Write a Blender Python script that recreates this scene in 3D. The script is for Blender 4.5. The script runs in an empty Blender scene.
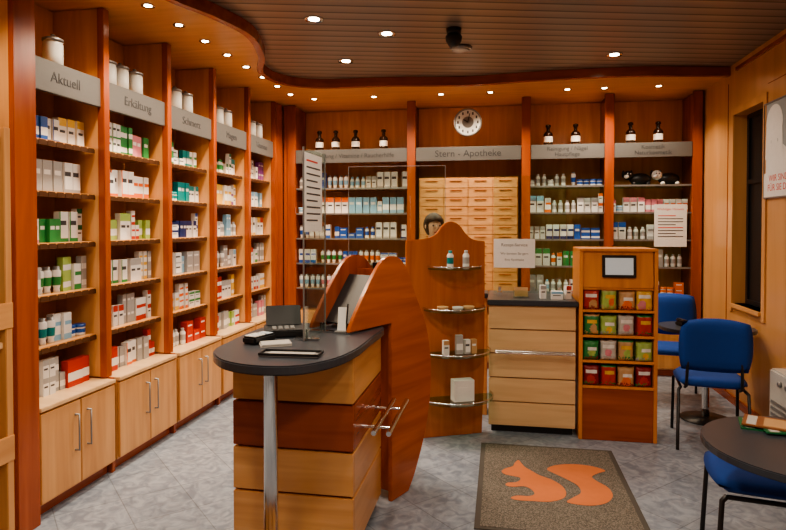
import bpy, bmesh, math, random
from mathutils import Vector, Matrix
random.seed(11)
S=bpy.context.scene
COL=S.collection
try: S.view_settings.look='AgX - Medium High Contrast'
except Exception: pass
# ---------------------------------------------------------------- materials
def newmat(name):
    m=bpy.data.materials.new(name); m.use_nodes=True
    return m,m.node_tree.nodes,m.node_tree.links,m.node_tree.nodes['Principled BSDF']
def flat(name,c,rough=.5,metal=0,spec=.5,emit=0):
    m,n,l,b=newmat(name)
    nz=n.new('ShaderNodeTexNoise'); nz.inputs['Scale'].default_value=14
    mx=n.new('ShaderNodeMixRGB'); mx.blend_type='MULTIPLY'; mx.inputs[0].default_value=.12
    mx.inputs[1].default_value=(*c,1); l.new(nz.outputs['Fac'],mx.inputs[2]); l.new(mx.outputs[0],b.inputs['Base Color'])
    b.inputs['Roughness'].default_value=rough; b.inputs['Metallic'].default_value=metal
    b.inputs['Specular IOR Level'].default_value=spec
    if emit:
        b.inputs['Emission Color'].default_value=(*c,1); b.inputs['Emission Strength'].default_value=emit
    return m
def wood(name,c1,c2,axis='Z',rough=.3,scale=1.0):
    m,n,l,b=newmat(name)
    tc=n.new('ShaderNodeTexCoord'); mp=n.new('ShaderNodeMapping')
    s={'X':(.8,9,9),'Y':(9,.8,9),'Z':(9,9,.8)}[axis]
    mp.inputs['Scale'].default_value=[v*scale for v in s]
    l.new(tc.outputs['Object'],mp.inputs['Vector'])
    oi=n.new('ShaderNodeObjectInfo'); ad=n.new('ShaderNodeVectorMath'); ad.operation='ADD'
    ml=n.new('ShaderNodeMath'); ml.operation='MULTIPLY'; ml.inputs[1].default_value=40
    l.new(oi.outputs['Random'],ml.inputs[0]); l.new(mp.outputs[0],ad.inputs[0]); l.new(ml.outputs[0],ad.inputs[1])
    nz=n.new('ShaderNodeTexNoise'); nz.inputs['Scale'].default_value=1.6; nz.inputs['Detail'].default_value=5; nz.inputs['Distortion'].default_value=.6
    l.new(ad.outputs[0],nz.inputs['Vector'])
    cr=n.new('ShaderNodeValToRGB'); cr.color_ramp.elements[0].position=.3; cr.color_ramp.elements[1].position=.72
    cr.color_ramp.elements[0].color=(*c1,1); cr.color_ramp.elements[1].color=(*c2,1)
    l.new(nz.outputs['Fac'],cr.inputs[0]); l.new(cr.outputs[0],b.inputs['Base Color'])
    b.inputs['Roughness'].default_value=rough
    return m
L1=(.54,.26,.095); L2=(.70,.385,.165)
LW=wood('light_wood_v',L1,L2,'Z'); LWX=wood('light_wood_x',L1,L2,'X'); LWY=wood('light_wood_y',L1,L2,'Y')
C1=(.26,.052,.015); C2=(.40,.098,.028)
CH=wood('cherry_v',C1,C2,'Z',.25); CHX=wood('cherry_x',C1,C2,'X',.25); CHY=wood('cherry_y',C1,C2,'Y',.25)
OW=wood('orange_wood',(.60,.22,.06),(.74,.31,.09),'Z',.3)
WALLW=wood('wall_wood',(.52,.26,.10),(.64,.345,.15),'Z',.28,.5)
PALE=wood('pale_wood_x',(.62,.40,.21),(.76,.53,.30),'X')
TOP=flat('worktop_slate',(.045,.052,.066),.3)
CHR=flat('chrome',(.75,.75,.75),.15,1)
STEEL=flat('brushed_grey',(.30,.30,.30),.4,.6)
SIGN=flat('sign_grey',(.15,.145,.14),.4,.3)
SIGNT=flat('sign_lettering',(.04,.04,.045),.5)
BLK=flat('black_plastic',(.012,.012,.014),.4)
WHT=flat('white_paper',(.80,.80,.78),.6)
OFFW=flat('porcelain',(.55,.54,.51),.25)
BLUE=flat('blue_fabric',(.006,.055,.30),.85)
RED=flat('red_print',(.65,.03,.02),.5)
DARKT=flat('dark_print',(.05,.05,.06),.6)
AMB=flat('amber_glass',(.022,.009,.005),.08)
SKIN=flat('skin',(.6,.35,.24),.5)
HAIR=flat('dark_hair',(.03,.015,.008),.6)
SHELFE=flat('shelf_edge',(.09,.04,.02),.3)
SCREEN=flat('screen',(.50,.55,.57),.2,0,.5,.3)
def glass(name,tint=(.90,.97,.93),k=.5):
    m,n,l,b=newmat(name)
    n.remove(b); t=n.new('ShaderNodeBsdfTransparent'); t.inputs[0].default_value=(*tint,1)
    gl=n.new('ShaderNodeBsdfGlossy'); gl.inputs['Roughness'].default_value=.02
    lw=n.new('ShaderNodeLayerWeight'); lw.inputs[0].default_value=.15
    mu=n.new('ShaderNodeMath'); mu.operation='MULTIPLY_ADD'; mu.inputs[1].default_value=k; mu.inputs[2].default_value=.06
    l.new(lw.outputs['Facing'],mu.inputs[0])
    mx=n.new('ShaderNodeMixShader'); l.new(mu.outputs[0],mx.inputs[0]); l.new(t.outputs[0],mx.inputs[1]); l.new(gl.outputs[0],mx.inputs[2])
    l.new(mx.outputs[0],n['Material Output'].inputs[0]); return m
GLASS=glass('clear_acrylic'); GSH=glass('glass_shelf_mat',(.70,.88,.82))
def emis(name,c,s):
    m,n,l,b=newmat(name); b.inputs['Base Color'].default_value=(*c,1)
    b.inputs['Emission Color'].default_value=(*c,1); b.inputs['Emission Strength'].default_value=s; return m
BULB=emis('bulb',(1,.85,.62),30)
# floor
def floor_mat():
    m,n,l,b=newmat('stone_tiles')
    tc=n.new('ShaderNodeTexCoord'); mp=n.new('ShaderNodeMapping'); mp.inputs['Rotation'].default_value=(0,0,math.radians(45))
    l.new(tc.outputs['Object'],mp.inputs[0])
    br=n.new('ShaderNodeTexBrick'); br.offset=0; br.inputs['Scale'].default_value=1
    br.inputs['Brick Width'].default_value=.33; br.inputs['Row Height'].default_value=.33; br.inputs['Mortar Size'].default_value=.003
    br.inputs['Color1'].default_value=(.24,.275,.325,1); br.inputs['Color2'].default_value=(.30,.335,.39,1); br.inputs['Mortar'].default_value=(.17,.19,.22,1)
    l.new(mp.outputs[0],br.inputs['Vector'])
    nz=n.new('ShaderNodeTexNoise'); nz.inputs['Scale'].default_value=12; nz.inputs['Detail'].default_value=8; nz.inputs['Distortion'].default_value=1.5
    cr=n.new('ShaderNodeValToRGB'); cr.color_ramp.elements[0].position=.35; cr.color_ramp.elements[1].position=.65
    cr.color_ramp.elements[0].color=(.62,.65,.70,1); cr.color_ramp.elements[1].color=(1.1,1.1,1.1,1)
    l.new(tc.outputs['Object'],nz.inputs['Vector']); l.new(nz.outputs['Fac'],cr.inputs[0])
    mx=n.new('ShaderNodeMixRGB'); mx.blend_type='MULTIPLY'; mx.inputs[0].default_value=1
    l.new(br.outputs['Color'],mx.inputs[1]); l.new(cr.outputs[0],mx.inputs[2]); l.new(mx.outputs[0],b.inputs['Base Color'])
    b.inputs['Roughness'].default_value=.35; return m
def ceil_mat():
    m,n,l,b=newmat('metal_slats')
    tc=n.new('ShaderNodeTexCoord'); mp=n.new('ShaderNodeMapping'); mp.inputs['Rotation'].default_value=(0,0,math.radians(-14))
    l.new(tc.outputs['Object'],mp.inputs[0])
    sp=n.new('ShaderNodeSeparateXYZ'); l.new(mp.outputs[0],sp.inputs[0])
    mu=n.new('ShaderNodeMath'); mu.operation='MULTIPLY'; mu.inputs[1].default_value=8; l.new(sp.outputs['Y'],mu.inputs[0])
    fr=n.new('ShaderNodeMath'); fr.operation='FRACT'; l.new(mu.outputs[0],fr.inputs[0])
    cr=n.new('ShaderNodeValToRGB'); e=cr.color_ramp.elements; e[0].position=0; e[0].color=(.03,.024,.02,1); e[1].position=.12; e[1].color=(.33,.275,.235,1)
    x=e.new(.88); x.color=(.24,.195,.165,1); x=e.new(1.0); x.color=(.03,.024,.02,1)
    l.new(fr.outputs[0],cr.inputs[0]); l.new(cr.outputs[0],b.inputs['Base Color'])
    bp=n.new('ShaderNodeBump'); bp.inputs['Strength'].default_value=.4; bp.inputs['Distance'].default_value=.01
    l.new(cr.outputs[0],bp.inputs['Height']); l.new(bp.outputs[0],b.inputs['Normal'])
    b.inputs['Metallic'].default_value=.3; b.inputs['Roughness'].default_value=.40; return m
def mat_rug():
    m,n,l,b=newmat('mat_pile')
    tc=n.new('ShaderNodeTexCoord'); nz=n.new('ShaderNodeTexNoise'); nz.inputs['Scale'].default_value=160; nz.inputs['Detail'].default_value=2
    l.new(tc.outputs['Object'],nz.inputs[0]); cr=n.new('ShaderNodeValToRGB')
    cr.color_ramp.elements[0].position=.4; cr.color_ramp.elements[1].position=.62
    cr.color_ramp.elements[0].color=(.085,.075,.062,1); cr.color_ramp.elements[1].color=(.22,.195,.165,1)
    l.new(nz.outputs['Fac'],cr.inputs[0]); l.new(cr.outputs[0],b.inputs['Base Color']); b.inputs['Roughness'].default_value=.95; return m
# ---------------------------------------------------------------- geometry helpers
def mesh_from_bm(bm,name):
    me=bpy.data.meshes.new(name); bmesh.ops.recalc_face_normals(bm,faces=bm.faces[:]); bm.to_mesh(me); bm.free(); return me
def obj(name,me,mats=None,loc=(0,0,0),rot=(0,0,0),parent=None,smooth=False):
    o=bpy.data.objects.new(name,me); COL.objects.link(o)
    if mats is not None:
        me.materials.clear()
        for m in (mats if isinstance(mats,(list,tuple)) else [mats]): me.materials.append(m)
    o.location=loc; o.rotation_euler=rot
    if parent: o.parent=parent
    if smooth:
        for p in me.polygons: p.use_smooth=True
    return o
def top(o,label,cat,group=None):
    o['label']=label; o['category']=cat
    if group: o['group']=group
    return o
def struct(o): o['kind']='structure'; return o
def empty(name,loc,label=None,cat=None,rz=0,group=None,parent=None):
    e=bpy.data.objects.new(name,None); COL.objects.link(e); e.location=loc; e.rotation_euler=(0,0,rz); e.empty_display_size=.1
    if parent: e.parent=parent
    if label: top(e,label,cat,group)
    return e
def boxbm(bm,x0,x1,y0,y1,z0,z1,mi=0):
    vs=[bm.verts.new(v) for v in [(x0,y0,z0),(x1,y0,z0),(x1,y1,z0),(x0,y1,z0),(x0,y0,z1),(x1,y0,z1),(x1,y1,z1),(x0,y1,z1)]]
    for f in [(0,3,2,1),(4,5,6,7),(0,1,5,4),(1,2,6,5),(2,3,7,6),(3,0,4,7)]:
        fc=bm.faces.new([vs[i] for i in f]); fc.material_index=mi
def boxes(name,lst,mats,parent=None,loc=(0,0,0),bev=0,rot=(0,0,0)):
    bm=bmesh.new()
    for b in lst: boxbm(bm,*b)
    if bev: bmesh.ops.bevel(bm,geom=bm.edges[:],offset=bev,segments=2,affect='EDGES')
    return obj(name,mesh_from_bm(bm,name),mats,loc,rot,parent)
def W(name,x0,x1,y0,y1,z0,z1,mat,parent=None,bev=.003):
    """box by world extents; origin at its centre-bottom"""
    c=Vector(((x0+x1)/2,(y0+y1)/2,z0)); hx=(x1-x0)/2; hy=(y1-y0)/2
    p=parent.location if parent else Vector((0,0,0))
    bev=min(bev,hx*.4,hy*.4,(z1-z0)*.2)
    return boxes(name,[(-hx,hx,-hy,hy,0,z1-z0)],mat,parent,c-p,bev)
def extrude_poly(name,pts,t,mat,plane='XY',parent=None,loc=(0,0,0),rot=(0,0,0),bev=0):
    bm=bmesh.new()
    conv={'XY':lambda p:(p[0],p[1],0),'XZ':lambda p:(p[0],0,p[1])}[plane]
    d={'XY':(0,0,t),'XZ':(0,t,0)}[plane]
    vs=[bm.verts.new(conv(p)) for p in pts]; f=bm.faces.new(vs)
    r=bmesh.ops.extrude_face_region(bm,geom=[f]); nv=[g for g in r['geom'] if isinstance(g,bmesh.types.BMVert)]
    bmesh.ops.translate(bm,vec=d,verts=nv)
    if bev: bmesh.ops.bevel(bm,geom=[e for e in bm.edges if len(e.link_faces)==2 and e.calc_face_angle(0)>1],offset=bev,segments=2,affect='EDGES')
    bmesh.ops.triangulate(bm,faces=[f for f in bm.faces if len(f.verts)>8])
    return obj(name,mesh_from_bm(bm,name),mat,loc,rot,parent)
def catmull(pts,closed=False,n=8):
    out=[]; N=len(pts); rng=range(N) if closed else range(N-1)
    for i in rng:
        g=lambda k: Vector(pts[k%N]) if closed else Vector(pts[max(0,min(N-1,k))])
        a,b,c,d=g(i-1),g(i),g(i+1),g(i+2)
        for k in range(n):
            t=k/n; out.append(.5*((2*b)+(c-a)*t+(2*a-5*b+4*c-d)*t*t+(-a+3*b-3*c+d)*t**3))
    if not closed: out.append(Vector(pts[-1]))
    return out
def lathe_me(name,prof,seg=20,mis=None):
    bm=bmesh.new(); rings=[]
    for r,z in prof: rings.append([bm.verts.new((r*math.cos(2*math.pi*i/seg),r*math.sin(2*math.pi*i/seg),z)) for i in range(seg)])
    for k in range(len(rings)-1):
        for i in range(seg):
            f=bm.faces.new((rings[k][i],rings[k][(i+1)%seg],rings[k+1][(i+1)%seg],rings[k+1][i])); f.smooth=True
            if mis: f.material_index=mis[k]
    f=bm.faces.new(rings[0][::-1]); f=bm.faces.new(rings[-1])
    if mis: f.material_index=mis[-1]
    return mesh_from_bm(bm,name)
def lathe(name,prof,mats,parent=None,loc=(0,0,0),rot=(0,0,0),seg=20,mis=None):
    return obj(name,lathe_me(name,prof,seg,mis),mats,loc,rot,parent)
def to_mesh(o,name):
    dg=bpy.context.evaluated_depsgraph_get(); dg.update()
    me=bpy.data.meshes.new_from_object(o.evaluated_get(dg)); me.name=name; bpy.data.objects.remove(o); return me
def tube(name,pts,r,mat,parent=None,loc=(0,0,0),cyc=False,smooth=True,rot=(0,0,0)):
    cu=bpy.data.curves.new(name,'CURVE'); cu.dimensions='3D'; cu.bevel_depth=r; cu.bevel_resolution=3; cu.use_fill_caps=True
    sp=cu.splines.new('POLY'); sp.points.add(len(pts)-1)
    for p,q in zip(sp.points,pts): p.co=(*q,1)
    sp.use_cyclic_u=cyc
    o=bpy.data.objects.new(name,cu); COL.objects.link(o); me=to_mesh(o,name)
    return obj(name,me,mat,loc,rot,parent,smooth)
def text(s,size,mat,parent,loc,rot,name='lettering',ext=.002,align='CENTER'):
    cu=bpy.data.curves.new(name,'FONT'); cu.body=s; cu.size=size; cu.extrude=ext; cu.align_x=align; cu.align_y='CENTER'; cu.resolution_u=3
    o=bpy.data.objects.new(name,cu); COL.objects.link(o); me=to_mesh(o,name)
    return obj(name,me,mat,loc,rot,parent)
R90=math.pi/2
# ---------------------------------------------------------------- room shell
XL,XR,YB,YF,ZC=-2.80,2.0,6.90,-1.6,2.95
def sbox(name,*e,mat): return struct(boxes(name,[e],mat))
sbox('floor',XL-.1,XR+.3,YF-.1,YB+.1,-.1,0,mat=floor_mat())
sbox('ceiling',XL-.1,XR+.3,YF-.1,YB+.1,ZC,ZC+.1,mat=ceil_mat())
sbox('wall_left',XL-.1,XL,YF,YB,0,ZC,mat=WALLW)
sbox('wall_back',XL-.1,XR+.3,YB,YB+.1,0,ZC,mat=WALLW)
sbox('wall_front',XL-.1,XR+.3,YF-.1,YF,0,ZC,mat=WALLW)
struct(boxes('wall_right',[(XR,XR+.3,YF,5.06,0,ZC),(XR,XR+.3,5.66,YB,0,ZC),(XR,XR+.3,5.06,5.66,0,.87),(XR,XR+.3,5.06,5.66,2.5,ZC)],WALLW))
w=boxes('window_1',[(XR+.10,XR+.14,5.06,5.10,.87,2.5),(XR+.10,XR+.14,5.62,5.66,.87,2.5),(XR+.10,XR+.14,5.1,5.62,.87,.91),(XR+.10,XR+.14,5.1,5.62,2.46,2.5),(XR+.10,XR+.14,5.1,5.62,1.9,1.94),(XR+.115,XR+.12,5.1,5.62,.91,2.46,1)],[BLK,flat('night_glass',(.012,.018,.028),.05)]); struct(w)
boxes('trim_5',[(XR-.012,XR,5.0,5.06,.8,2.56),(XR-.012,XR,5.66,5.72,.8,2.56),(XR-.012,XR,5.06,5.66,2.5,2.56),(XR-.03,XR+.10,5.06,5.66,.84,.87)],WALLW)['kind']='structure'
boxes('trim_3',[(XR-.02,XR-.001,YF,5.6,2.87,2.90)],CHY)['kind']='structure'
boxes('trim_4',[(XR-.004,XR-.001,5.80,5.81,0,2.8),(XR-.004,XR-.001,YF,5.0,2.62,2.625),(XR-.004,XR-.001,3.6,3.61,0,2.8),(XR-.004,XR-.001,4.2,4.205,0,2.8)],CH)['kind']='structure'
sbox('baseboard_right',XR-.015,XR-.001,YF,6.3,0,.07,mat=CHY)
# soffit
edge=[(-1.95,YF),(-1.95,1.0),(-1.95,2.6),(-1.93,3.2),(-1.80,3.6),(-1.74,4.0),(-1.86,4.5),(-2.05,4.95),(-2.02,5.35),(-1.72,5.6),(-1.0,5.64),(-.3,5.74),(.4,5.66),(1.2,5.66),(2.0,5.8)]
ep=catmull(edge,False,8)
poly=[(p.x,p.y) for p in ep]+[(XR,YB),(XL,YB),(XL,YF)]
struct(extrude_poly('trim_1',poly,.05,LWX,'XY',None,(0,0,2.89)))
bm=bmesh.new(); prev=None
for i,p in enumerate(ep):
    d=(ep[min(i+1,len(ep)-1)]-ep[max(i-1,0)]).normalized(); nrm=Vector((d.y,-d.x))
    q=p+nrm*.03; r=p-nrm*.02
    vs=[bm.verts.new(v) for v in [(q.x,q.y,2.868),(q.x,q.y,2.948),(r.x,r.y,2.948),(r.x,r.y,2.868)]]
    if prev:
        for k in range(4): bm.faces.new((prev[k],vs[k],vs[(k+1)%4],prev[(k+1)%4]))
    prev=vs
struct(obj('trim_2',mesh_from_bm(bm,'trim_2'),CHX))
# ---------------------------------------------------------------- downlights
ring_me=lathe_me('ring',[(.035,-.001),(.05,-.006),(.052,0),(.035,0)],24); bulb_me=lathe_me('bulb',[(.028,-.003),(.029,-.001)],20)
ring_me.materials.append(CHR); bulb_me.materials.append(BULB)
def downlight(x,y,z,power,size=1.0,lab='small round recessed halogen spot in wooden soffit',grp='soffit spotlights',rad=.05,ang=110,col=(1,.80,.58)):
    e=empty('recessed_spotlight',(x,y,z),lab,'ceiling light',group=grp); e.scale=(size,)*3
    obj('trim_ring',ring_me,None,parent=e); obj('bulb',bulb_me,None,parent=e)
    ld=bpy.data.lights.new('lamp','SPOT'); ld.energy=power; ld.spot_size=math.radians(ang); ld.spot_blend=.7; ld.shadow_soft_size=rad; ld.color=col
    lo=bpy.data.objects.new('lamp',ld); COL.objects.link(lo); lo.location=(x,y,z-.03)
for y in [2.2,3.02,3.37,3.73,4.09,4.45,4.81,5.17,5.53,5.9]:
    xx=-2.16 if y<3.3 else -2.12
    downlight(xx,y,2.888,46,.8,ang=112)
for x in [-1.95,-1.3,-.6,-.1,.65,1.0,1.5]:
    downlight(x,6.16,2.888,50,.8,ang=120)
for (x,y,pw) in [(-1.25,3.95,85),(-.82,4.34,75),(-1.3,5.0,70),(.92,5.2,80),(-.2,2.2,92),(1.2,1.6,80),(-1.0,1.2,100),(.3,.3,100)]:  # those nearest the camera are out of view, added as foreground fill light
    downlight(x,y,ZC,pw,1.3,lab='round recessed ceiling downlight with chrome ring',grp='ceiling downlights',rad=.12,ang=168,col=(1,.83,.65))
e=empty('security_camera',(-.33,4.32,ZC),'black dome security camera hanging from the slatted ceiling','camera')
lathe('mount',[(.05,-.04),(.055,0),(.02,0)],BLK,e); lathe('dome',[(.01,-.13),(.035,-.12),(.055,-.09),(.06,-.06),(.05,-.04)],BLK,e)
e=empty('smoke_detector',(-.31,4.78,ZC),'flat round grey detector fixed to the slatted ceiling','smoke detector')
lathe('base',[(.085,-.02),(.09,0),(.02,0)],STEEL,e); lathe('cap',[(.02,-.035),(.06,-.03),(.07,-.02)],OFFW,e)
# ---------------------------------------------------------------- product meshes
PAL={'blue':(.02,.10,.42),'navy':(.012,.03,.14),'teal':(.0,.22,.23),'green':(.03,.25,.07),'dkgreen':(.01,.13,.05),'orange':(.80,.17,.03),'red':(.50,.035,.02),'yellow':(.78,.48,.07),'pink':(.66,.24,.30),'lightblue':(.25,.48,.68),'purple':(.22,.06,.28),'lime':(.36,.52,.14),'grey':(.4,.4,.4),'brown':(.25,.10,.04),'maroon':(.26,.02,.025),'tan':(.55,.33,.16)}
NAMES={'dkgreen':'dark green','lightblue':'light blue','maroon':'dark red'}
PM={k:flat('print_'+k,v,.4) for k,v in PAL.items()}
def prod_me(col,w,h,d,style):
    bm=bmesh.new()
    xs=[-w/2,-w*.36,-w*.12,w*.3,w/2]; zs=[0,h*.12,h*.22,h*.45,h*.55,h*.7,h]
    def mi(i,j):
        if style==0: return 1 if j>=5 else (2 if j==3 and i in(1,2) else 0)
        if style==1: return 0 if j in(2,3) else 1
        if style==2: return 1 if i==0 else (2 if j==4 and i in (1,2) else (1 if j==0 else 0))
        if style==3: return 0 if (j==4 and i in(1,2)) else 1
        return 1 if j<=1 else (1 if j==4 and i>0 else 0)
    g=[[bm.verts.new((x,-d/2,z)) for z in zs] for x in xs]
    for i in range(4):
        for j in range(6):
            f=bm.faces.new((g[i][j],g[i+1][j],g[i+1][j+1],g[i][j+1])); f.material_index=mi(i,j)
    side=1 if style in(1,3) else 0
    bk=[bm.verts.new(v) for v in [(-w/2,d/2,0),(w/2,d/2,0),(w/2,d/2,h),(-w/2,d/2,h)]]
    F=[bm.faces.new([g[0][j] for j in range(7)]+[bk[3],bk[0]]),bm.faces.new([g[4][j] for j in range(7)]+[bk[2],bk[1]]),
       bm.faces.new([g[i][6] for i in range(5)]+[bk[2],bk[3]]),bm.faces.new([g[i][0] for i in range(5)]+[bk[1],bk[0]]),bm.faces.new(bk)]
    for f in F: f.material_index=side
    F[2].material_index=1 if style in(1,3) else 0
    me=mesh_from_bm(bm,'carton'); 
    for m in (WHT,PM[col],DARKT): me.materials.append(m)
    return me
CACHE={}
SZ=[(.050,.135,.035),(.062,.155,.045),(.085,.06,.06),(.042,.10,.04),(.072,.180,.04),(.10,.085,.06)]
def prod(col,size,style):
    k=(col,size,style)
    if k not in CACHE:
        w,h,d=SZ[size]
        CACHE[k]=(prod_me(col,w,h,d,style),w,h,d)
    return CACHE[k]
def bottle_me(col,kind):
    k=(col,'b',kind)
    if k not in CACHE:
        P=[[(.022,0),(.024,.01),(.024,.035),(.024,.08),(.024,.095),(.014,.11),(.014,.112),(.014,.13)],[(.02,0),(.016,.02),(.022,.04),(.025,.09),(.025,.12),(.02,.13),(.018,.131),(.018,.15)],[(.03,0),(.032,.008),(.032,.018),(.032,.042),(.032,.05),(.033,.051),(.033,.056),(.033,.07)]][kind]
        me=lathe_me('bottle',P,14,[0,0,1,0,0,2,2,2]); 
        for m in (WHT,PM[col],PM[col] if kind!=1 else STEEL): me.materials.append(m)
        CACHE[k]=(me,.055,P[-1][1],.055)
    return CACHE[k]
def copyobj(name,me,loc,rz,label,cat,group):
    o=bpy.data.objects.new(name,me); COL.objects.link(o); o.location=loc; o.rotation_euler=(0,0,rz); return top(o,label,cat,group)
def fill(p0,dirv,length,zt,cols,rz,grp,place,name='medicine_box',kinds=(0,1,3,4),maxh=.2,bottles=.0,run=(1,3),gap=.004,leave=.05,jit=.03,skip=.0):
    x=.008
    while x<length-leave:
        if random.random()<skip: x+=.04; continue
        c=random.choice(cols); isb=random.random()<bottles
        if isb: me,w,h,d=bottle_me(c,random.randrange(3))
        else: me,w,h,d=prod(c,random.choice(kinds),random.randrange(5))
        if x+w>length-.004:
            me,w,h,d=prod(c,3,0); isb=False
            if x+w>length-.004: break
        for k in range(random.randint(*run)):
            if x+w>length-.004: break
            nd=Vector((-math.sin(rz),math.cos(rz),0))
            pos=Vector(p0)+Vector(dirv)*(x+w/2)+nd*random.uniform(0,jit)
            cn=NAMES.get(c,c)
            nm='product_bottle' if isb else name
            lb=(f'small white and {cn} bottle on {place}' if isb else f'small white and {cn} carton on {place}')
            rr=rz+random.uniform(-.04,.04)
            copyobj(nm,me,(pos.x,pos.y,zt),rr,lb,'bottle' if isb else 'box',grp)
            if not isb and h<=.10 and random.random()<.85 and h*2<=maxh:
                copyobj(nm,me,(pos.x,pos.y,zt+h),rr,lb.replace('carton on','carton stacked on'),'box',grp)
            x+=w+gap
# ---------------------------------------------------------------- left wall units
bays=[(2.74,3.34),(3.40,4.06),(4.12,4.78),(4.84,5.50),(5.56,6.20)]
shelfz=[.874,1.16,1.45,1.74,2.025]
SIGNS=['Aktuell','Erkältung','Schmerz','Magen','Vitamine']
rows=[ # colours from bottom (cabinet top) to top shelf
 [['red','grey','lightblue'],['blue','teal','lightblue'],['green','lime','grey'],['green','dkgreen','pink'],['green','lime','grey'],['blue','navy','yellow']],
 [['orange','red','grey'],['lightblue','red','grey'],['green','yellow','grey'],['lime','yellow','red'],['orange','orange','orange'],['green','green','pink']],
 [['red','orange','grey'],['green','yellow','orange'],['lightblue','purple','grey'],['navy','navy','blue'],['teal','dkgreen','teal'],['teal','green','green']],
 [['grey','red','lime'],['red','grey','yellow'],['lightblue','red','grey'],['lightblue','grey','red'],['red','purple','yellow'],['green','dkgreen','teal']],
 [['grey','blue','pink'],['red','grey','yellow'],['green','red','grey'],['yellow','red','grey'],['red','purple','lightblue'],['lightblue','grey','purple']]]
jar_me=lathe_me('jar',[(.048,0),(.053,.005),(.053,.05),(.053,.12),(.049,.13),(.049,.133),(.056,.134),(.056,.148),(.035,.158),(.012,.16),(.014,.172),(.006,.178)],20,[0,0,0,0,0,1,1,1,1,1,1,1]); jar_me.materials.append(OFFW); jar_me.materials.append(STEEL)
for bi,(y0,y1) in enumerate(bays):
    e=empty('wall_shelf_unit',(-2.6,(y0+y1)/2,0),'tall light wood pharmacy shelf unit with low two-door cupboard','shelf unit',group='shelf units along the wall')
    W('back_panel',-2.785,-2.765,y0-.03,y1+.03,.60,2.885,LW,e)
    W('cabinet_body',-2.78,-2.37,y0-.008,y1+.008,.07,.57,LW,e)
    W('plinth',-2.78,-2.41,y0-.008,y1+.008,0,.07,CHY,e)
    W('cabinet_top',-2.785,-2.345,y0-.010,y1+.010,.571,.593,PALE,e)
    ym=(y0+y1)/2
    for (a,b,hy) in [(y0-.006,ym-.003,ym-.05),(ym+.003,y1+.006,ym+.05)]:
        d=W('door',-2.368,-2.35,a,b,.085,.56,LW,e)
        tube('handle',[(.009,0,0),(.035,0,0),(.035,0,.20),(.009,0,.20)],.006,STEEL,d,(0,hy-(a+b)/2,.2))
    for si,z in enumerate(shelfz):
        s=W('shelf',-2.764,-2.475,y0,y1,z-.014,z,LWY,e)
        bm=bmesh.new(); boxbm(bm,.146,.150,-(y1-y0)/2,(y1-y0)/2,-.020,.004,0)
        n=9
        for k in range(n):
            yy=-(y1-y0)/2+(k+.5)*(y1-y0)/n; boxbm(bm,.1501,.1515,yy-.026,yy+.026,-.020,.010,1 if k%4 else 2)
        obj('price_rail',mesh_from_bm(bm,'price_rail'),[SHELFE,WHT,PM['red']],(0,0,0),(0,0,0),s)
    sg=W('sign_board',-2.45,-2.425,y0,y1,2.275,2.45,SIGN,e)
    text(SIGNS[bi],.082,SIGNT,sg,(.0125,0,.088),(R90,0,R90))
    W('upper_shelf',-2.764,-2.451,y0,y1,2.425,2.45,LWY,e)
    if bi==0: js=[3.02]
    elif bi==1: js=[3.50,3.63,3.79]
    else: js=[y0+.19,y0+.36]
    for j in js: copyobj('apothecary_jar',jar_me,(-2.49,j,2.45),0,'pale grey apothecary jar with lid above sign board','jar','apothecary jars above the signs')
    for si,z in enumerate([.593]+shelfz):
        xx=-2.54 if si else -2.51
        kinds=[(0,1,3),(0,1,3),(1,0,3),(0,3,4),(1,4),(1,0,3)][si%6] if bi!=2 else (2,5,0,1,3)
        fill((xx,y0,0),(0,1,0),y1-y0,z,rows[bi][si],R90,'medicine boxes in the wall shelves','wall shelf',kinds=kinds,bottles=.06,run=(2,3),skip=.03,maxh=.21)
def post(y):
    e=empty('shelf_divider',(-2.6,y,0),'cherry red wooden upright divider between wall shelves','divider',group='upright dividers')
    W('side_panel',-2.764,-2.451,y-.018,y+.018,.600,2.885,LW,e)
    W('front_strip',-2.45,-2.405,y-.028,y+.028,.600,2.885,CH,e)
    W('lower_strip',-2.78,-2.38,y-.016,y+.016,0,.595,CH,e)
for y in [3.37,4.09,4.81,5.53,6.22]: post(y)
e=empty('wooden_pillar',(-2.56,2.63,0),'broad cherry red wooden pillar beside the wall shelves','pillar')
W('front_face',-2.36,-2.33,2.56,2.705,0,2.885,CH,e); W('side_panel',-2.79,-2.361,2.575,2.70,0,2.885,LW,e)
e=W('corner_panel',-2.79,-2.40,6.255,6.42,0,2.885,CH); top(e,'cherry red wooden panel filling the room corner','panel')
# near shelf unit
e=empty('open_shelf_unit',(-2.4,2.1,0),'light wood open shelf unit with cherry back beside pillar','shelf unit')
W('back_panel',-2.79,-2.76,1.5,2.44,0,2.3,LW,e)
for a in (1.5,2.40): W('side_panel',-2.759,-2.24,a,a+.04,0,2.0,LW,e)
for z in (.1,.5,.98,1.12,1.95): W('shelf',-2.755,-2.25,1.545,2.395,z,z+.03,PALE,e)
for z in (.5,1.12): W('rim',-2.249,-2.235,1.5,2.44,z-.05,z+.07,LWY,e)
for k,(yy,hh) in enumerate([(2.34,.3),(2.2,.34),(2.0,.28)]):
    b=boxes('ring_binder',[(-.035,.035,-.12,.12,0,hh),(-.02,.02,-.121,-.1201,.12,.22,1)],[BLK,WHT],None,(-2.40,yy,1.151),.0,(0,0,R90)); top(b,'black binder standing upright in the open shelf','binder','binders on the open shelf')
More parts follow.
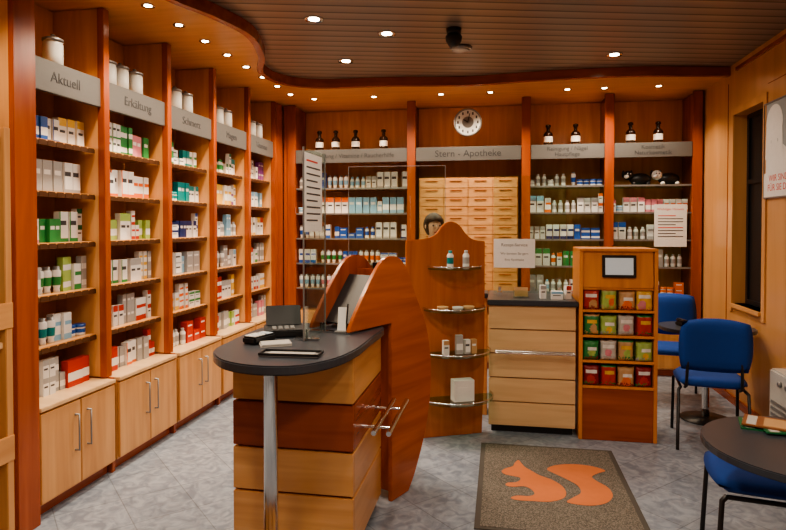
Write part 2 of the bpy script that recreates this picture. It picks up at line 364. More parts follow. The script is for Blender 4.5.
# ---------------------------------------------------------------- back wall
bx=[-2.30,-.946,.265,1.096,1.935]
for i,x in enumerate(bx):
    e=empty('wall_post',(x,6.6,0),'cherry red wooden post between display bays','post',group='back wall posts')
    W('front_strip',x-.045,x+.045,6.42,6.46,0,2.885,CH,e); W('side_panel',x-.02,x+.02,6.461,6.88,0,2.885,CH,e)
e=W('infill_panel',-2.395,-2.348,6.43,6.88,0,2.885,CH); top(e,'narrow cherry red infill panel in the room corner','panel')
bt=['Beruhigung / Vitamine / Raucherhilfe','Stern - Apotheke','Reinigung / Nägel\nHautpflege','Kosmetik\nNaturkosmetik']
bot_me=lathe_me('apothecary_bottle',[(.04,0),(.048,.006),(.048,.04),(.048,.10),(.048,.125),(.037,.145),(.018,.16),(.017,.185),(.024,.188),(.014,.192),(.028,.205),(.026,.225),(.008,.232)],20,[0,0,1,0,0,0,0,0,0,0,0,0,0]); bot_me.materials.append(AMB); bot_me.materials.append(WHT)
for i in range(4):
    x0,x1=bx[i]+.022,bx[i+1]-.022; xc=(x0+x1)/2
    e=empty('wall_display_bay',(xc,6.65,0),'light wood display bay with grey sign band and upper ledge','shelf unit',group='display bays on the rear wall')
    W('back_panel',x0,x1,6.87,6.885,0,2.885,LW,e)
    sg=W('sign_board',x0+.025,x1-.025,6.43,6.455,2.235,2.385,SIGN,e)
    tl=bt[i]; text(tl,.10 if i==1 else (.066 if i==0 else .058),SIGNT,sg,(0,-.0125,.075),(R90,0,0))
    W('upper_shelf',x0,x1,6.462,6.869,2.36,2.385,LWX,e)
    W('cabinet_body',x0,x1,6.50,6.869,.07,.58,LW,e)
    W('plinth',x0,x1,6.53,6.869,0,.07,CHX,e)
    for (a,b,s) in [(x0+.005,xc-.003,-1),(xc+.003,x1-.005,1)]:
        d=W('door',a,b,6.482,6.499,.085,.57,LW,e)
        tube('handle',[(0,-.009,0),(0,-.035,0),(0,-.035,.18),(0,-.009,.18)],.006,STEEL,d,(xc+s*.05-(a+b)/2,0,.2))
    if i!=1:
        for z in [.84,1.12,1.40,1.68,1.96]:
            W('shelf',x0,x1,6.50,6.869,z-.015,z,GSH if i>1 else LWX,e)
            W('price_rail',x0,x1,6.490,6.499,z-.016,z+.004,STEEL,e)
    else:
        for z in [.84]: W('shelf',x0,x1,6.50,6.869,z-.02,z,LWX,e)
for x in (-2.02,-1.83,-1.60,-1.28,.50,.78,1.33,1.60):
    copyobj('apothecary_bottle',bot_me,(x,6.58,2.385),0,'dark amber apothecary bottle with white label on ledge','bottle','amber bottles on the ledge')
cl=[['pink','lightblue','grey'],['green','blue','orange'],['blue','navy','grey'],['lightblue','grey','orange'],['lightblue','grey','blue']]
for i in (0,2,3):
    x0,x1=bx[i]+.03,bx[i+1]-.03
    for k,z in enumerate([.84,1.12,1.40,1.68,1.96]):
        if i==3 and k==4: continue
        fill((x0,6.56,0),(1,0,0),x1-x0,z,cl[k] if i!=3 else cl[(k+2)%5]+['orange'],0,'care products on the rear shelves','rear shelf',name='cosmetic_box',kinds=(0,1,4,2),bottles=.30,run=(1,4),gap=.010,skip=.08)
# drawer cabinet
e=empty('drawer_cabinet',(-.34,6.6,.841),'light wood pharmacy cabinet with rows of shallow drawers','cabinet')
W('cabinet_body',-.87,.19,6.50,6.86,.841,2.06,LWX,e)
for c in range(4):
    for r in range(12):
        xa=-.86+c*.262; za=.85+r*.10
        d=W('drawer',xa,xa+.257,6.488,6.4995,za,za+.095,LWX,e)
        d2=W('knob',xa+.06,xa+.19,6.480,6.4875,za+.07,za+.076,CHX,None); d2.parent=d; d2.location=(0,-.0098,.07)
# clock
e=empty('wall_clock',(-.34,6.45,2.64),'round wall clock with white dial and dark rim','clock')
W('hanger',-.36,-.32,6.46,6.87,2.63,2.65,LW,e)
lathe('rim',[(.135,0),(.15,.005),(.15,.03),(.135,.035),(.13,.02)],STEEL,e,(0,0,0),(R90,0,0),32)
lathe('dial',[(.13,.021),(.131,.022)],WHT,e,(0,0,0),(R90,0,0),32)
lathe('inner_dial',[(.06,.0221),(.061,.0225)],STEEL,e,(0,0,0),(R90,0,0),32)
bm=bmesh.new()
for k in range(12):
    a=k*math.pi/6; c=Vector((math.sin(a)*.105,-.024,math.cos(a)*.105)); boxbm(bm,c.x-.008,c.x+.008,-.025,-.0225,c.z-.014,c.z+.014)
obj('numeral_marks',mesh_from_bm(bm,'numeral_marks'),DARKT,parent=e)
tube('hour_hand',[(0,-.027,0),(-.045,-.027,.03)],.005,BLK,e); tube('minute_hand',[(0,-.03,0),(.02,-.03,.09)],.004,BLK,e)
# plush dogs
def plush(x,y,z,m1,m2,lab,rz=0):
    e=empty('plush_dog',(x,y,z),lab,'soft toy',rz=rz)
    def ell(n,c,s,m):
        bm=bmesh.new(); bmesh.ops.create_uvsphere(bm,u_segments=16,v_segments=10,radius=1); bmesh.ops.scale(bm,vec=s,verts=bm.verts)
        return obj(n,mesh_from_bm(bm,n),m,c,(0,0,0),e,True)
    ell('body',(0.03,0,.065),(.11,.06,.065),m1); ell('head',(-.09,-.02,.105),(.055,.05,.05),m2); ell('muzzle',(-.115,-.06,.09),(.026,.025,.02),WHT)
    ell('ear',(-.06,-.02,.12),(.016,.03,.04),m1); ell('ear',(-.135,-.0,.12),(.016,.03,.04),m1)
    for dx in (-.04,.1): ell('paw',(dx,-.05,.018),(.022,.03,.018),m2)
    for dx in (-.105,-.075): ell('eye',(dx,-.066,.118),(.006,.006,.007),BLK if m2 is WHT else WHT)
plush(1.40,6.60,1.96,BLK,BLK,'black and white plush dog lying on glass shelf')
plush(1.68,6.60,1.96,BLK,WHT,'white faced plush dog with black ears on glass shelf')
# ---------------------------------------------------------------- front counter
e=empty('service_counter',(-.93,2.9,0),'curved pharmacy counter, slate top, light wood and cherry bands','counter')
W('plinth',-1.17,-.68,2.66,3.2,0,.06,BLK,e)
W('body_core',-1.20,-.665,2.62,3.23,.06,.955,CHX,e)
for (a,b,m) in [(.06,.315,LWX),(.325,.52,LWX),(.53,.735,CHX),(.745,.955,LWX)]:
    W('front_panel',-1.22,-.645,2.60,2.619,a,b,m,e); W('side_panel',-.664,-.645,2.6195,3.24,a,b,LWY if m is LWX else CHY,e); W('side_panel',-1.22,-1.201,2.6195,3.24,a,b,LWY if m is LWX else CHY,e)
wt=[(-1.27,2.67),(-1.25,2.47),(-1.13,2.30),(-.96,2.225),(-.79,2.25),(-.68,2.39),(-.63,2.6),(-.62,2.9),(-.62,3.2),(-.75,3.25),(-1.15,3.25),(-1.25,3.15),(-1.28,2.9)]
cp=[(p.x+.93,p.y-2.9) for p in catmull(wt,True,6)]
extrude_poly('worktop',cp,.04,TOP,'XY',e,(0,0,.956),bev=.006)
lathe('support_pole',[(.05,0),(.05,.012),(.03,.016),(.029,.93),(.045,.935),(.045,.955)],CHR,e,(-.935+.93,2.35-2.9,0))
br=empty('bag_rest',(0,0,0),parent=e)
for x in (-.565,-.495): tube('rail',[(x+.93,2.66-2.9,.60),(x+.93,3.20-2.9,.60)],.012,CHR,br)
for y in (2.78,3.08): tube('bracket',[(-.644+.93,y-2.9,.59),(-.495+.93,y-2.9,.59)],.008,CHR,br)
# brochure rack (two gables)
e=empty('brochure_rack',(-.77,2.95,0),'cherry red gabled brochure rack with curved edges beside counter','rack',rz=math.radians(65.07))
up=catmull([(0,1.003),(.03,1.06),(.16,1.23),(.27,1.345),(.35,1.375),(.44,1.365),(.52,1.30),(.62,1.135),(.73,.95),(.785,.74),(.78,.5),(.72,.29),(.62,.10),(.54,.0)],False,6)
out=[(p.x,p.y) for p in up]+[(.37,0),(.37,1.003)]
extrude_poly('gable_panel',out,.025,wood('cherry_gable',(.34,.075,.018),(.50,.135,.035),'X',.22),'XZ',e,(0,-.025,0),bev=.003)
RD=.23
extrude_poly('gable_panel',out,.025,CH,'XZ',e,(0,RD,0),bev=.003)
W2=lambda n,x0,x1,y0,y1,z0,z1,m,p,rot=(0,0,0): boxes(n,[(-(x1-x0)/2,(x1-x0)/2,-(y1-y0)/2,(y1-y0)/2,0,z1-z0)],m,p,((x0+x1)/2,(y0+y1)/2,z0),.002,rot)
W2('back_board',.38,.40,.001,RD-.001,.05,1.3,CH,e)
for k,(s,z) in enumerate([(.44,1.12),(.52,.95),(.60,.78),(.62,.6),(.58,.42)]):
    W2('tier_shelf',s-.06,s+.09,.001,RD-.001,z,z+.012,CHX,e)
W2('sloping_board',.10,.12,.001,RD-.001,1.02,1.34,BLK,e,(0,math.radians(40),0))
for k,(s,z) in enumerate([(.52,1.132),(.62,.962),(.70,.792),(.72,.612)]):
    for j in range(2):
        m=[DARKT,BLK,WHT,PM['lightblue'],WHT,PM['orange'],WHT][(k*2+j)%7]
        b=boxes('brochure',[(-.006,.006,-.048,.048,0,.20)],[m],e,(s+.04,.06+j*.11,z),.001,(0,math.radians(-12),0))
# ---- shelf display panel 2
ang=math.atan2(.25,.55)
e=empty('display_stand',(-.66,4.25,0),'cherry red curved panel with round glass shelves','display stand',rz=ang)
L=.604
o2=[(.07,0),(.04,.3),(.015,.8),(0,1.2),(0,1.44)]
o2+=[(p.x,p.y) for p in catmull([(.0,1.44),(.14,1.45),(.22,1.48),(.28,1.55),(.34,1.575),(.40,1.55),(.46,1.48),(.52,1.44),(L,1.43)],False,5)][1:]
o2+=[(L,1.2),(L,.5),(L-.02,0)]
extrude_poly('panel',o2,.03,wood('cherry_panel',(.40,.11,.03),(.54,.175,.05),'Z',.25),'XZ',e,(0,0,0),bev=.003)
for k,z in enumerate([1.23,.93,.62,.29]):
    r=[.20,.23,.27,.29][k]; pts=[(-r*math.cos(t*math.pi/16),-.0-r*math.sin(t*math.pi/16)*.95) for t in range(17)]
    s=extrude_poly('glass_shelf',[(p[0],p[1]) for p in pts],.008,GSH,'XY',e,(.36,-.002,z))
    rp=[(p[0]*1.0,p[1],.022) for p in pts]
    tube('rim_rail',rp,.005,CHR,s)
def wp(lx,ly): return (-.66+lx*math.cos(ang)-ly*math.sin(ang),4.25+lx*math.sin(ang)+ly*math.cos(ang))
def standitem(lx,ly,z,me,name,lab,cat,rz=0):
    x,y=wp(lx,ly); return copyobj(name,me,(x,y,z),ang+rz,lab,cat,'products on the glass shelves')
for lx in (.30,.42): standitem(lx,-.09,1.238,bottle_me('teal' if lx<.4 else 'grey',0)[0],'spray_bottle','small white bottle with coloured label on round glass shelf','bottle')
for k,(lx,ly) in enumerate([(.24,-.1),(.34,-.14),(.43,-.12)]):
    b=lathe('glass_bowl',[(.02,0),(.035,.01),(.042,.03),(.040,.032),(.03,.012)],[PM['tan'] if k!=1 else OFFW],None,(*wp(lx,ly),.938),seg=16); top(b,'small shallow sample dish on round glass shelf','dish','sample dishes on the glass shelf')
for k,(lx,c,s) in enumerate([(.26,'tan',3),(.36,'grey',0),(.42,'grey',3),(.47,'tan',3)]):
    standitem(lx,-.11,.628,prod(c,s,k%5)[0],'small_carton','small coloured carton standing on round glass shelf','box')
x,y=wp(.38,-.13); b=boxes('white_carton',[(-.075,.075,-.04,.04,0,.15),(-.05,.03,-.042,-.0401,.06,.10,1)],[WHT,PM['grey']],None,(x,y,.298),.0,(0,0,ang)); top(b,'white carton with grey print on lowest glass shelf','box')
# ---- rear counter
e=empty('rear_counter',(.235,4.8,0),'light wood counter with slate top and grooved front','counter')
W('plinth',-.06,.53,4.56,5.1,0,.06,BLK,e); W('body_core',-.07,.54,4.54,5.1,.06,.955,CHX,e)
for k in range(5):
    a=.06+k*.18; W('front_panel',-.08,.545,4.515,4.539,a,a+.172,PALE,e)
W('worktop',-.09,.56,4.49,5.15,.956,.996,TOP,e,.006)
br=empty('bag_rest',(0,0,0),parent=e)
for y in (4.38,4.44): tube('rail',[(-.03-.235,y-4.8,.63),(.53-.235,y-4.8,.63)],.009,CHR,br)
for x in (.05,.45): tube('bracket',[(x-.235,4.38-4.8,.622),(x-.235,4.514-4.8,.622)],.006,CHR,br)
e=empty('side_counter',(-.7,5.0,0),'light wood counter with slate top behind display stand','counter')
W('worktop',-1.32,-.095,4.9,5.15,.956,.996,TOP,e,.006); W('body_core',-1.30,-.1,4.92,5.1,.0,.955,LWX,e)
# ---- sweets display
e=empty('sweets_display',(.83,4.7,0),'orange wood display rack with four stepped shelves','display rack')
W('side_panel',.565,.59,4.48,4.9,0,1.36,OW,e); W('side_panel',1.075,1.10,4.48,4.9,0,1.36,OW,e)
W('back_panel',.591,1.074,4.875,4.9,0,1.36,OW,e)
W('base_panel',.591,1.074,4.485,4.51,0,.375,CHX,e); W('top_panel',.565,1.10,4.48,4.9,1.361,1.38,OW,e)
fp=boxes('header_panel',[(-.24,.24,-.012,.012,0,.262)],OW,e,(0,-.205,1.10),.003,(math.radians(-4),0,0))
for z in (.376,.56,.742,.924,1.085): W('shelf',.591,1.074,4.49,4.87,z,z+.014,OW,e)
for z in (.376,.56,.742,.924): W('lip',.591,1.074,4.478,4.489,z,z+.018,OW,e)
t=empty('tablet_computer',(.835,4.478,1.175),'tablet with black frame mounted on orange display rack','tablet')
t.rotation_euler=(math.radians(-4),0,0)
boxes('casing',[(-.115,.115,-.012,.0,0,.16)],BLK,t,bev=.003); boxes('screen',[(-.095,.095,-.014,-.0121,.02,.14)],SCREEN,t)
def pouch(c,v=0):
    k=('pouch',c,v)
    if k in CACHE: return CACHE[k]
    rnd=random.Random(list(PAL).index(c)*13+v*7)
    bm=bmesh.new(); nx,nz=14,18; w,h=[(.118,.148),(.112,.154),(.119,.142)][v]
    cx,cz,rr=rnd.uniform(4,9),rnd.uniform(4,7),rnd.uniform(6,16)
    for sgn in (-1,1):
        g=[]
        for i in range(nx+1):
            r=[]
            for j in range(nz+1):
                u=i/nx*2-1; vv=j/nz*2-1; t=.026*math.sqrt(max(0,(1-u**4)))*max(0,1-abs(vv)**4)**.5
                t*=1+.12*math.sin(7*u+v)*math.cos(5*vv)
                wob=1-.07*(1-abs(vv)**2)+.02*math.sin(9*vv+v)
                zz=h*(vv+1)/2+(.004*math.sin(6*u+v) if j==nz else 0)
                r.append(bm.verts.new((u*w/2*wob,sgn*t,zz)))
            g.append(r)
        for i in range(nx):
            for j in range(nz):
                f=bm.faces.new((g[i][j],g[i+1][j],g[i+1][j+1],g[i][j+1])); f.smooth=True
                f.material_index=0
                if sgn<0:
                    if (i-cx)**2+(j-cz)**2*.8<rr: f.material_index=2
                    if 11-v<=j<=13-v and 2+v<=i<=11: f.material_index=1
                    if 1<=j<=3 and rnd.random()<.35: f.material_index=3
                    if j>=16: f.material_index=3 if v==1 else 0
    bmesh.ops.remove_doubles(bm,verts=bm.verts,dist=.0004)
    me=mesh_from_bm(bm,'pouch')
    a=rnd.choice(['tan','red','yellow','lime','orange','pink']); b=rnd.choice(['brown','green','tan','maroon','grey'])
    for m in (PM[c] if c!='grey' else OFFW, WHT if v!=1 else PM['yellow'], PM[a], PM[b]): me.materials.append(m)
    CACHE[k]=me; return me
rowsP=[(.39,['maroon','red','tan','maroon']),(.574,['green','grey','tan','lime']),(.756,['green','lime','grey','red']),(.938,['red','lime','tan','yellow'])]
for z,cs in rowsP:
    for k,c in enumerate(cs):
        for dpt in (0,1,2):
            copyobj('sweets_bag',pouch(c,(k+dpt+int(z*10))%3),(.652+k*.121+random.uniform(-.003,.003),4.522+dpt*.062+random.uniform(-.003,.005),z),random.uniform(-.10,.10),f'small {NAMES.get(c,c)} bag of sweets standing on display shelf','bag of sweets','sweets bags on the display')
# ---------------------------------------------------------------- plexi screens and notices
def sheet(name,x0,y0,x1,y1,z0,z1,lab):
    a=math.atan2(y1-y0,x1-x0); l=math.hypot(x1-x0,y1-y0)
    e=empty(name,((x0+x1)/2,(y0+y1)/2,z0),lab,'screen',rz=a)
    boxes('acrylic_sheet',[(-l/2,l/2,-.0025,.0025,.0,z1-z0)],GLASS,e)
    for s in (-1,1): boxes('foot',[(-.02,.02,-.06,.06,0,.008),(-.012,.012,-.009,-.003,.008,.05),(-.012,.012,.003,.009,.008,.05)],CHR,e,(s*(l/2-.05),0,0))
    return e,a,l
def sheetpart(e,name,u0,u1,z0,z1,mat):
    return boxes(name,[(u0,u1,-.0045,-.0026,z0,z1)],mat,e)
s1,a1,l1=sheet('acrylic_screen',-.915,2.72,-.905,3.04,.997,1.92,'clear acrylic protective screen standing on the slate counter')
for u in (-l1/2,l1/2): boxes('edge_strip',[(u-.002,u+.002,-.004,.004,.0,.923)],STEEL,s1)
p=sheetpart(s1,'notice_sheet',-.155,.10,.52,.90,WHT); p['label']='white printed notice taped to the screen'
for k in range(10): boxes('text_line',[(-.13,.07 if k%3 else .03,-.0052,-.0046,.86-k*.032,.868-k*.032)],DARKT if k else RED,p)
s2,_,_=sheet('acrylic_screen',-1.28,5.0,-.45,5.03,.997,2.05,'wide clear acrylic screen standing on rear counter')
boxes('edge_strip',[(-.415,-.411,-.004,.004,0,1.053),(.411,.415,-.004,.004,0,1.053),(-.41,.41,-.004,.004,1.049,1.053)],STEEL,s2)
s3,_,_=sheet('acrylic_screen',-.05,4.98,.52,4.98,.997,1.95,'clear acrylic screen standing on rear counter')
p=sheetpart(s3,'notice_sheet',-.285,.045,.205,.44,WHT); p['label']='white landscape notice'
for k,(s,z,ss) in enumerate([('Rezept-Service',.39,.035),('Wir beraten Sie gern',.32,.026),('Ihre Apotheke',.27,.026)]): text(s,ss,DARKT,p,(-.12,-.0047,z),(R90,0,0),ext=.0003)
p=boxes('notice_sheet',[(-.155,.155,-.001,.001,0,.43)],WHT,None,(1.70,6.48,1.33)); top(p,'white poster sheet with red heading on rear shelves','notice')
text('Wichtiger Hinweis',.034,RED,p,(0,-.0012,.38),(R90,0,0),ext=.0003)
for k in range(8): boxes('text_line',[(-.12,.12 if k%3 else .05,-.002,-.0011,.31-k*.03,.318-k*.03)],RED if k in(0,4) else DARKT,p)
# items on counter
e=empty('cash_terminal',(-1.08,2.90,.997),'black cash desk terminal with keypad on slate worktop','terminal',rz=.4)
boxes('base',[(-.10,.10,-.11,.11,0,.035)],BLK,e,bev=.006); boxes('display',[(-.09,.09,-.008,.008,0,.11)],BLK,e,(0,.06,.03),.004,(math.radians(-25),0,0)); boxes('keypad',[(-.06+i*.03,-.04+i*.03,-.08+j*.03,-.06+j*.03,.0351,.041) for i in range(4) for j in range(3)],STEEL,e)
e=empty('card_reader',(-1.12,2.68,.997),'small black card payment reader on slate worktop','card reader',rz=-.3)
boxes('casing',[(-.04,.04,-.08,.08,0,.035)],BLK,e,bev=.008); boxes('display',[(-.03,.03,.02,.06,.0351,.038)],SCREEN,e); boxes('keypad',[(-.03+i*.022,-.014+i*.022,-.07+j*.02,-.056+j*.02,.0351,.039) for i in range(3) for j in range(4)],WHT,e)
b=boxes('paper_stack',[(-.07,.07,-.05,.05,0,.008),(-.065,.07,-.052,.045,.0085,.013)],OFFW,None,(-1.02,2.62,.997),0,(0,0,.5)); top(b,'small stack of white papers on slate worktop','papers')
b=empty('money_tray',(-.87,2.42,.997),'flat dark grey payment tray with white sheet on worktop','tray',rz=.05)
boxes('base',[(-.13,.13,-.045,.045,0,.006)],STEEL,b,bev=.002); boxes('rim',[(-.13,.13,-.045,-.04,.0061,.016),(-.13,.13,.04,.045,.0061,.016),(-.13,-.125,-.0399,.0399,.0061,.016),(.125,.13,-.0399,.0399,.0061,.016)],BLK,b); boxes('insert',[(-.10,.10,-.03,.03,.0062,.009)],OFFW,b)
b=empty('card_stand',(-.80,2.98,.997),'small white card holder with pen on slate worktop','card holder')
boxes('base',[(-.03,.03,-.03,.03,0,.01)],STEEL,b); boxes('card',[(-.022,.022,-.003,.003,.01,.13)],WHT,b,rot=(math.radians(-10),0,0)); tube('pen',[(.02,.01,.01),(.035,0,.15)],.004,BLK,b)
for k,(x,yy) in enumerate([(.42,4.62),(.32,4.65),(.50,4.64)]):
    copyobj('small_carton',prod(['lightblue','grey','red'][k],[2,3,3][k],0)[0],(x,yy,.996),.2*k,'small white carton on the slate counter','box','cartons on the rear counter')
b=empty('leaflet_holder',(.16,4.66,.996),'small acrylic leaflet holder with pale leaflets','leaflet holder')
boxes('holder',[(-.06,.06,-.03,.03,0,.01),(-.06,.06,-.03,-.027,.0101,.06)],GLASS,b); boxes('leaflets',[(-.05,.05,-.01,.012,.0102,.08)],PM['tan'],b,rot=(math.radians(-8),0,0))
# ---------------------------------------------------------------- rug
r=empty('door_mat',(.315,3.66,0),'grey brown entrance mat with orange squirrel emblem','mat')
boxes('pile',[(-.41,.41,-.585,.585,.0,.010)],mat_rug(),r); 
boxes('border',[(-.44,.44,-.61,-.5851,0,.008),(-.44,.44,.5851,.61,0,.008),(-.44,-.4101,-.5851,.5851,0,.008),(.4101,.44,-.5851,.5851,0,.008)],flat('mat_border',(.09,.08,.07),.9),r)
OR=flat('orange_pile',(.62,.19,.07),.95)
def emb(ptsl):
    bm=bmesh.new()
    for pts in ptsl:
        cpp=catmull([(u*.64-.30,v*.60-.26) for u,v in pts],True,4); vs=[bm.verts.new((q.x,q.y,.0115)) for q in cpp]; bm.faces.new(vs)
    bmesh.ops.triangulate(bm,faces=bm.faces[:]); return mesh_from_bm(bm,'emblem')
obj('emblem',emb([
 [(.0,.64),(.04,.72),(.11,.79),(.13,.88),(.17,.97),(.20,.88),(.23,.79),(.29,.70),(.36,.60),(.46,.52),(.54,.40),(.57,.26),(.54,.12),(.42,.02),(.26,.0),(.12,.0),(.08,.04),(.14,.09),(.24,.10),(.29,.16),(.26,.26),(.20,.31),(.10,.28),(.04,.30),(.05,.36),(.13,.39),(.17,.45),(.17,.51),(.10,.54),(.03,.57)],
 [(.56,.03),(.74,.0),(.89,.08),(.97,.24),(.96,.42),(.88,.56),(.85,.66),(.92,.76),(1.0,.84),(.90,.93),(.72,.96),(.54,.90),(.44,.78),(.50,.68),(.60,.56),(.69,.42),(.70,.26),(.62,.14)]]),OR,parent=r)
# ---------------------------------------------------------------- chairs and tables
def rounded(name,w,d,t,mat,parent,loc,rot=(0,0,0),curve=0):
    bm=bmesh.new(); nx,ny=10,8; tops=[];bots=[]
    for i in range(nx+1):
        a=[];b=[]
        for j in range(ny+1):
            u=i/nx*2-1; v=j/ny*2-1
            X=u*w/2*(1-.10*v*v*abs(u)); Y=v*d/2*(1-.12*u*u*abs(v))
            ed=max(0,1-max(abs(u),abs(v))**6)**.5
            zc=curve*u*u
            a.append(bm.verts.new((X,Y,zc+t/2*ed))); b.append(bm.verts.new((X,Y,zc-t/2*ed)))
        tops.append(a);bots.append(b)
    for g in (tops,bots):
        for i in range(nx):
            for j in range(ny): bm.faces.new((g[i][j],g[i+1][j],g[i+1][j+1],g[i][j+1])).smooth=True
    bmesh.ops.remove_doubles(bm,verts=bm.verts,dist=.0003)
    return obj(name,mesh_from_bm(bm,name),mat,loc,rot,parent)
def chair(x,y,rz,lab):
    e=empty('visitor_chair',(x,y,0),lab,'chair',rz=rz,group='blue visitor chairs')
    rounded('seat',.46,.45,.07,BLUE,e,(0,0,.455))
    rounded('backrest',.45,.38,.055,BLUE,e,(0,-.235,.73),(math.radians(98),0,0),curve=.035)
    for s in (-1,1):
        tube('leg',[(s*.22,.21,0.0),(s*.215,.19,.40),(s*.20,.17,.415)],.011,BLK,e)
        tube('leg',[(s*.225,-.27,0),(s*.215,-.20,.40),(s*.20,-.17,.415)],.011,BLK,e)
        tube('back_support',[(s*.17,-.15,.41),(s*.17,-.235,.44),(s*.165,-.255,.6),(s*.15,-.245,.70)],.010,BLK,e)
        tube('side_rail',[(s*.2,.17,.413),(s*.2,-.17,.413)],.010,BLK,e)
    return e
chair(1.48,4.62,math.radians(-10),'blue fabric visitor chair with black frame at small table')
chair(1.52,5.66,math.radians(172),'blue fabric visitor chair behind the small table')
chair(1.14,2.86,math.radians(80),'blue fabric visitor chair pushed up to round table')
def table(name,x,y,z,rx,ry,lab,cat='table'):
    e=empty(name,(x,y,0),lab,cat)
    pts=[(rx*math.copysign(abs(math.cos(t))**.8,math.cos(t)),ry*math.copysign(abs(math.sin(t))**.8,math.sin(t))) for t in [2*math.pi*k/48 for k in range(48)]] if rx!=ry else [(rx*math.cos(2*math.pi*k/48),ry*math.sin(2*math.pi*k/48)) for k in range(48)]
    extrude_poly('table_top',pts,.028,TOP,'XY',e,(0,0,z-.028),bev=.004)
    lathe('column',[(.03,.02),(.028,.1),(.028,z-.04),(.10,z-.033),(.10,z-.029)],CHR,e)
    lathe('foot',[(.19,0),(.19,.008),(.05,.025),(.03,.03)],BLK,e,seg=32)
    return e
table('round_table',1.15,2.47,.72,.37,.37,'small round slate topped table on chrome column')
table('consultation_table',1.62,5.13,.74,.35,.27,'small slate topped consultation table by the window')
for k,(x,y,c,rz) in enumerate([(1.10,2.68,'green',1.3),(1.16,2.64,'green',1.5),(1.11,2.67,'red',1.15)]):
    b=empty('magazine',(x,y,.72+k*.007 ),f'magazine with {c} cover lying on round table','magazine',rz=rz,group='magazines on the round table')
    boxes('cover',[(-.075,.075,-.115,.115,0,.006)],PM['dkgreen' if c=='green' else 'brown'],b); boxes('cover_picture',[(-.06,.06,-.085,.04,.0061,.0066)],PM['tan'if k!=1 else 'lime'],b); boxes('cover_title',[(-.065,.065,.065,.10,.0061,.0066)],OFFW,b)
b=empty('desk_telephone',(1.50,5.12,.74),'black telephone on the small consultation table','telephone',rz=.2)
boxes('base',[(-.08,.08,-.09,.09,0,.03)],BLK,b,bev=.006); boxes('handset',[(-.075,-.035,-.095,.095,.031,.055)],BLK,b,bev=.008)
b=boxes('paper_stack',[(-.10,.10,-.14,.14,0,.008)],WHT,None,(1.72,5.08,.74),0,(0,0,.3)); top(b,'white papers on the small consultation table','papers')
# white appliance
e=empty('white_heater',(1.88,4.14,0),'white compact appliance with control knobs standing at wall','heater')
boxes('body',[(-.11,.09,-.22,.22,.03,.60)],OFFW,e,bev=.012); boxes('grille',[(-.116,-.1101,-.18,.18,.1+.04*k,.12+.04*k) for k in range(8)],STEEL,e)
for y in (-.15,-.05,.05): lathe('knob',[(.018,0),(.018,.015),(.012,.018)],STEEL,e,(-.111,y,.53),(0,-R90,0),12)
for y in (-.18,.18): boxes('foot',[(-.10,.08,y-.02,y+.02,0,.029)],BLK,e)
# poster right wall
p=boxes('wall_poster',[(-.24,.24,-.004,.004,0,.70)],flat('poster_bg',(.36,.40,.42),.4),None,(XR-.006,4.78,1.76),0,(0,0,-R90)); top(p,'framed poster of a dark-haired person in white on wood wall','poster')
bm=bmesh.new()
def disc(cx,cz,rx,rz_,dep,mi,seg=24):
    vs=[bm.verts.new((cx+rx*math.cos(t),dep,cz+rz_*math.sin(t))) for t in [k*2*math.pi/seg for k in range(seg)]]; f=bm.faces.new(vs); f.material_index=mi
def pol(pts,dep,mi):
    f=bm.faces.new([bm.verts.new((u,dep,v)) for u,v in pts]); f.material_index=mi
pol([(-.235,.16),(-.235,.34),(-.14,.40),(.0,.40),(.11,.34),(.15,.16)],-.0045,0)
pol([(-.13,.30),(-.13,.46),(-.03,.46),(-.03,.30)],-.0060,1)
disc(-.08,.545,.135,.135,-.0070,2); pol([(-.21,.55),(-.225,.28),(-.14,.33),(-.12,.55)],-.0072,2); pol([(.045,.55),(.06,.30),(-.01,.33),(-.03,.55)],-.0072,2)
disc(-.075,.52,.066,.085,-.0085,1); disc(-.10,.535,.008,.006,-.0095,2,10); disc(-.045,.535,.008,.006,-.0095,2,10); disc(-.072,.485,.022,.007,-.0095,3,12)
obj('poster_picture',mesh_from_bm(bm,'poster_picture'),[WHT,SKIN,HAIR,RED],parent=p)
boxes('poster_band',[(-.24,.24,-.0100,-.0045,.0,.18)],WHT,p); text('WIR SIND\nFÜR SIE DA',.07,RED,p,(0,-.0105,.10),(R90,0,0),ext=.0003)
boxes('poster_frame',[(-.25,-.2401,-.012,.005,-.01,.71),(.2401,.25,-.012,.005,-.01,.71),(-.24,.24,-.012,.005,.7001,.71),(-.24,.24,-.012,.005,-.01,-.0001)],STEEL,p)
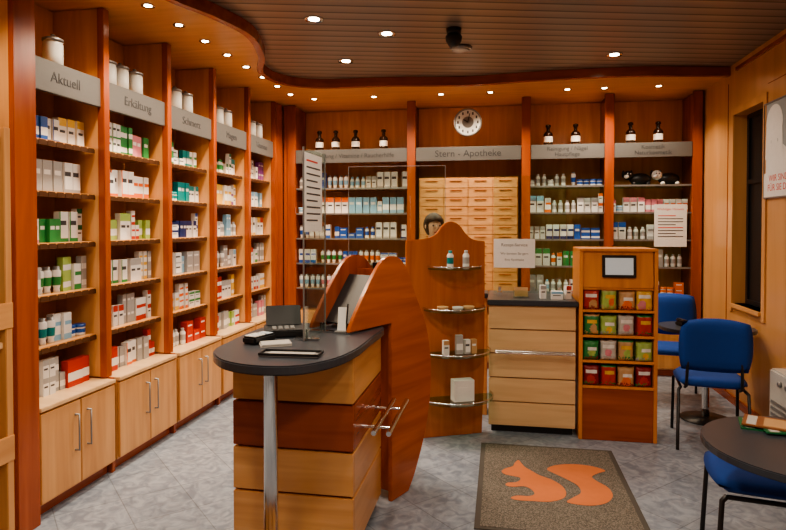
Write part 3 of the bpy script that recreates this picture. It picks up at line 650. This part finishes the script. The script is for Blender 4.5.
# ---------------------------------------------------------------- pharmacist behind counter
def person(x,y,rz):
    e=empty('person',(x,y,0),'standing person with dark hair and white coat behind counter','person',rz=rz)
    V=[((0,0,.90),(.15,.11)),((0,0,1.10),(.13,.10)),((0,0,1.30),(.16,.11)),((0,0,1.365),(.10,.08)),((0,-.01,1.41),(.05,.05)),((0,-.02,1.47),(.06,.07)),((0,-.02,1.55),(.072,.088)),((0,-.015,1.60),(.05,.06)),
       ((.17,0,1.31),(.06,.06)),((.22,.0,1.08),(.045,.045)),((.16,-.2,1.03),(.035,.035)),((.12,-.27,1.03),(.03,.02)),
       ((-.17,0,1.31),(.06,.06)),((-.22,.0,1.08),(.045,.045)),((-.16,-.2,1.03),(.035,.035)),((-.12,-.27,1.03),(.03,.02)),
       ((.09,0,.82),(.09,.10)),((.10,-.01,.46),(.06,.065)),((.10,.02,.08),(.04,.04)),((.11,-.13,.035),(.04,.03)),
       ((-.09,0,.82),(.09,.10)),((-.10,-.01,.46),(.06,.065)),((-.10,.02,.08),(.04,.04)),((-.11,-.13,.035),(.04,.03))]
    E=[(0,1),(1,2),(2,3),(3,4),(4,5),(5,6),(6,7),(2,8),(8,9),(9,10),(10,11),(2,12),(12,13),(13,14),(14,15),(0,16),(16,17),(17,18),(18,19),(0,20),(20,21),(21,22),(22,23)]
    me=bpy.data.meshes.new('b'); me.from_pydata([v[0] for v in V],E,[]); o=bpy.data.objects.new('b',me); COL.objects.link(o)
    o.modifiers.new('s','SKIN'); 
    for i,v in enumerate(V): me.skin_vertices[0].data[i].radius=v[1]
    me.skin_vertices[0].data[0].use_root=True
    sb=o.modifiers.new('u','SUBSURF'); sb.levels=2; sb.render_levels=2
    bm_=to_mesh(o,'body'); b=obj('body',bm_,[SKIN,WHT,flat('trousers',(.03,.03,.05),.8)],parent=e,smooth=True)
    for f in bm_.polygons:
        c=f.center; f.material_index=1 if (.6<c.z<1.39 and c.y>-.22) else (2 if c.z<=.6 else 0)
    bm=bmesh.new(); bmesh.ops.create_uvsphere(bm,u_segments=24,v_segments=16,radius=1)
    for v in bm.verts:
        v.co=Vector((v.co.x*.096,v.co.y*.118,v.co.z*.115))
        if v.co.y<-.04 and v.co.z<.04: v.co.y=-.04
        if v.co.z<-.04: v.co.x*=.95
    obj('hair',mesh_from_bm(bm,'hair'),HAIR,(0,0,1.55),(0,0,0),e,True)
    for s in (-1,1):
        for k in range(5):
            dx=s*(.09+.018*k) if k<4 else s*.15
            tube('finger',[(dx,-.285,1.03),(dx,-.33 if k<4 else -.29,1.02),(dx-s*.004,-.36 if k<4 else -.31,1.005)],.008,SKIN,e)
        lathe('eye',[(.004,0),(.009,.002),(.004,.004)],BLK,e,(s*.03,-.105,1.545),(R90,0,0),10)
        lathe('ear',[(.012,0),(.02,.004),(.012,.010)],SKIN,e,(s*.083,-.045,1.535),(0,s*R90,0),12)
    tube('nose',[(0,-.100,1.545),(0,-.122,1.515),(0,-.105,1.508)],.010,SKIN,e)
    tube('mouth',[(-.022,-.098,1.485),(0,-.106,1.483),(.022,-.098,1.485)],.005,PM['maroon'],e)
person(-.60,5.50,math.radians(20))
# ---------------------------------------------------------------- world + camera
wd=bpy.data.worlds.new('World'); S.world=wd; wd.use_nodes=True
wd.node_tree.nodes['Background'].inputs[0].default_value=(1,.85,.7,1); wd.node_tree.nodes['Background'].inputs[1].default_value=.05
cam=bpy.data.cameras.new('cam'); cam.sensor_width=36; cam.lens=600/786*36; cam.clip_start=.05
co=bpy.data.objects.new('cam',cam); COL.objects.link(co)
th=math.atan(107/600); ph=.02
cam.shift_y=-28/786
co.location=(0,0,1.55); co.rotation_euler=(R90-ph,0,th); S.camera=co
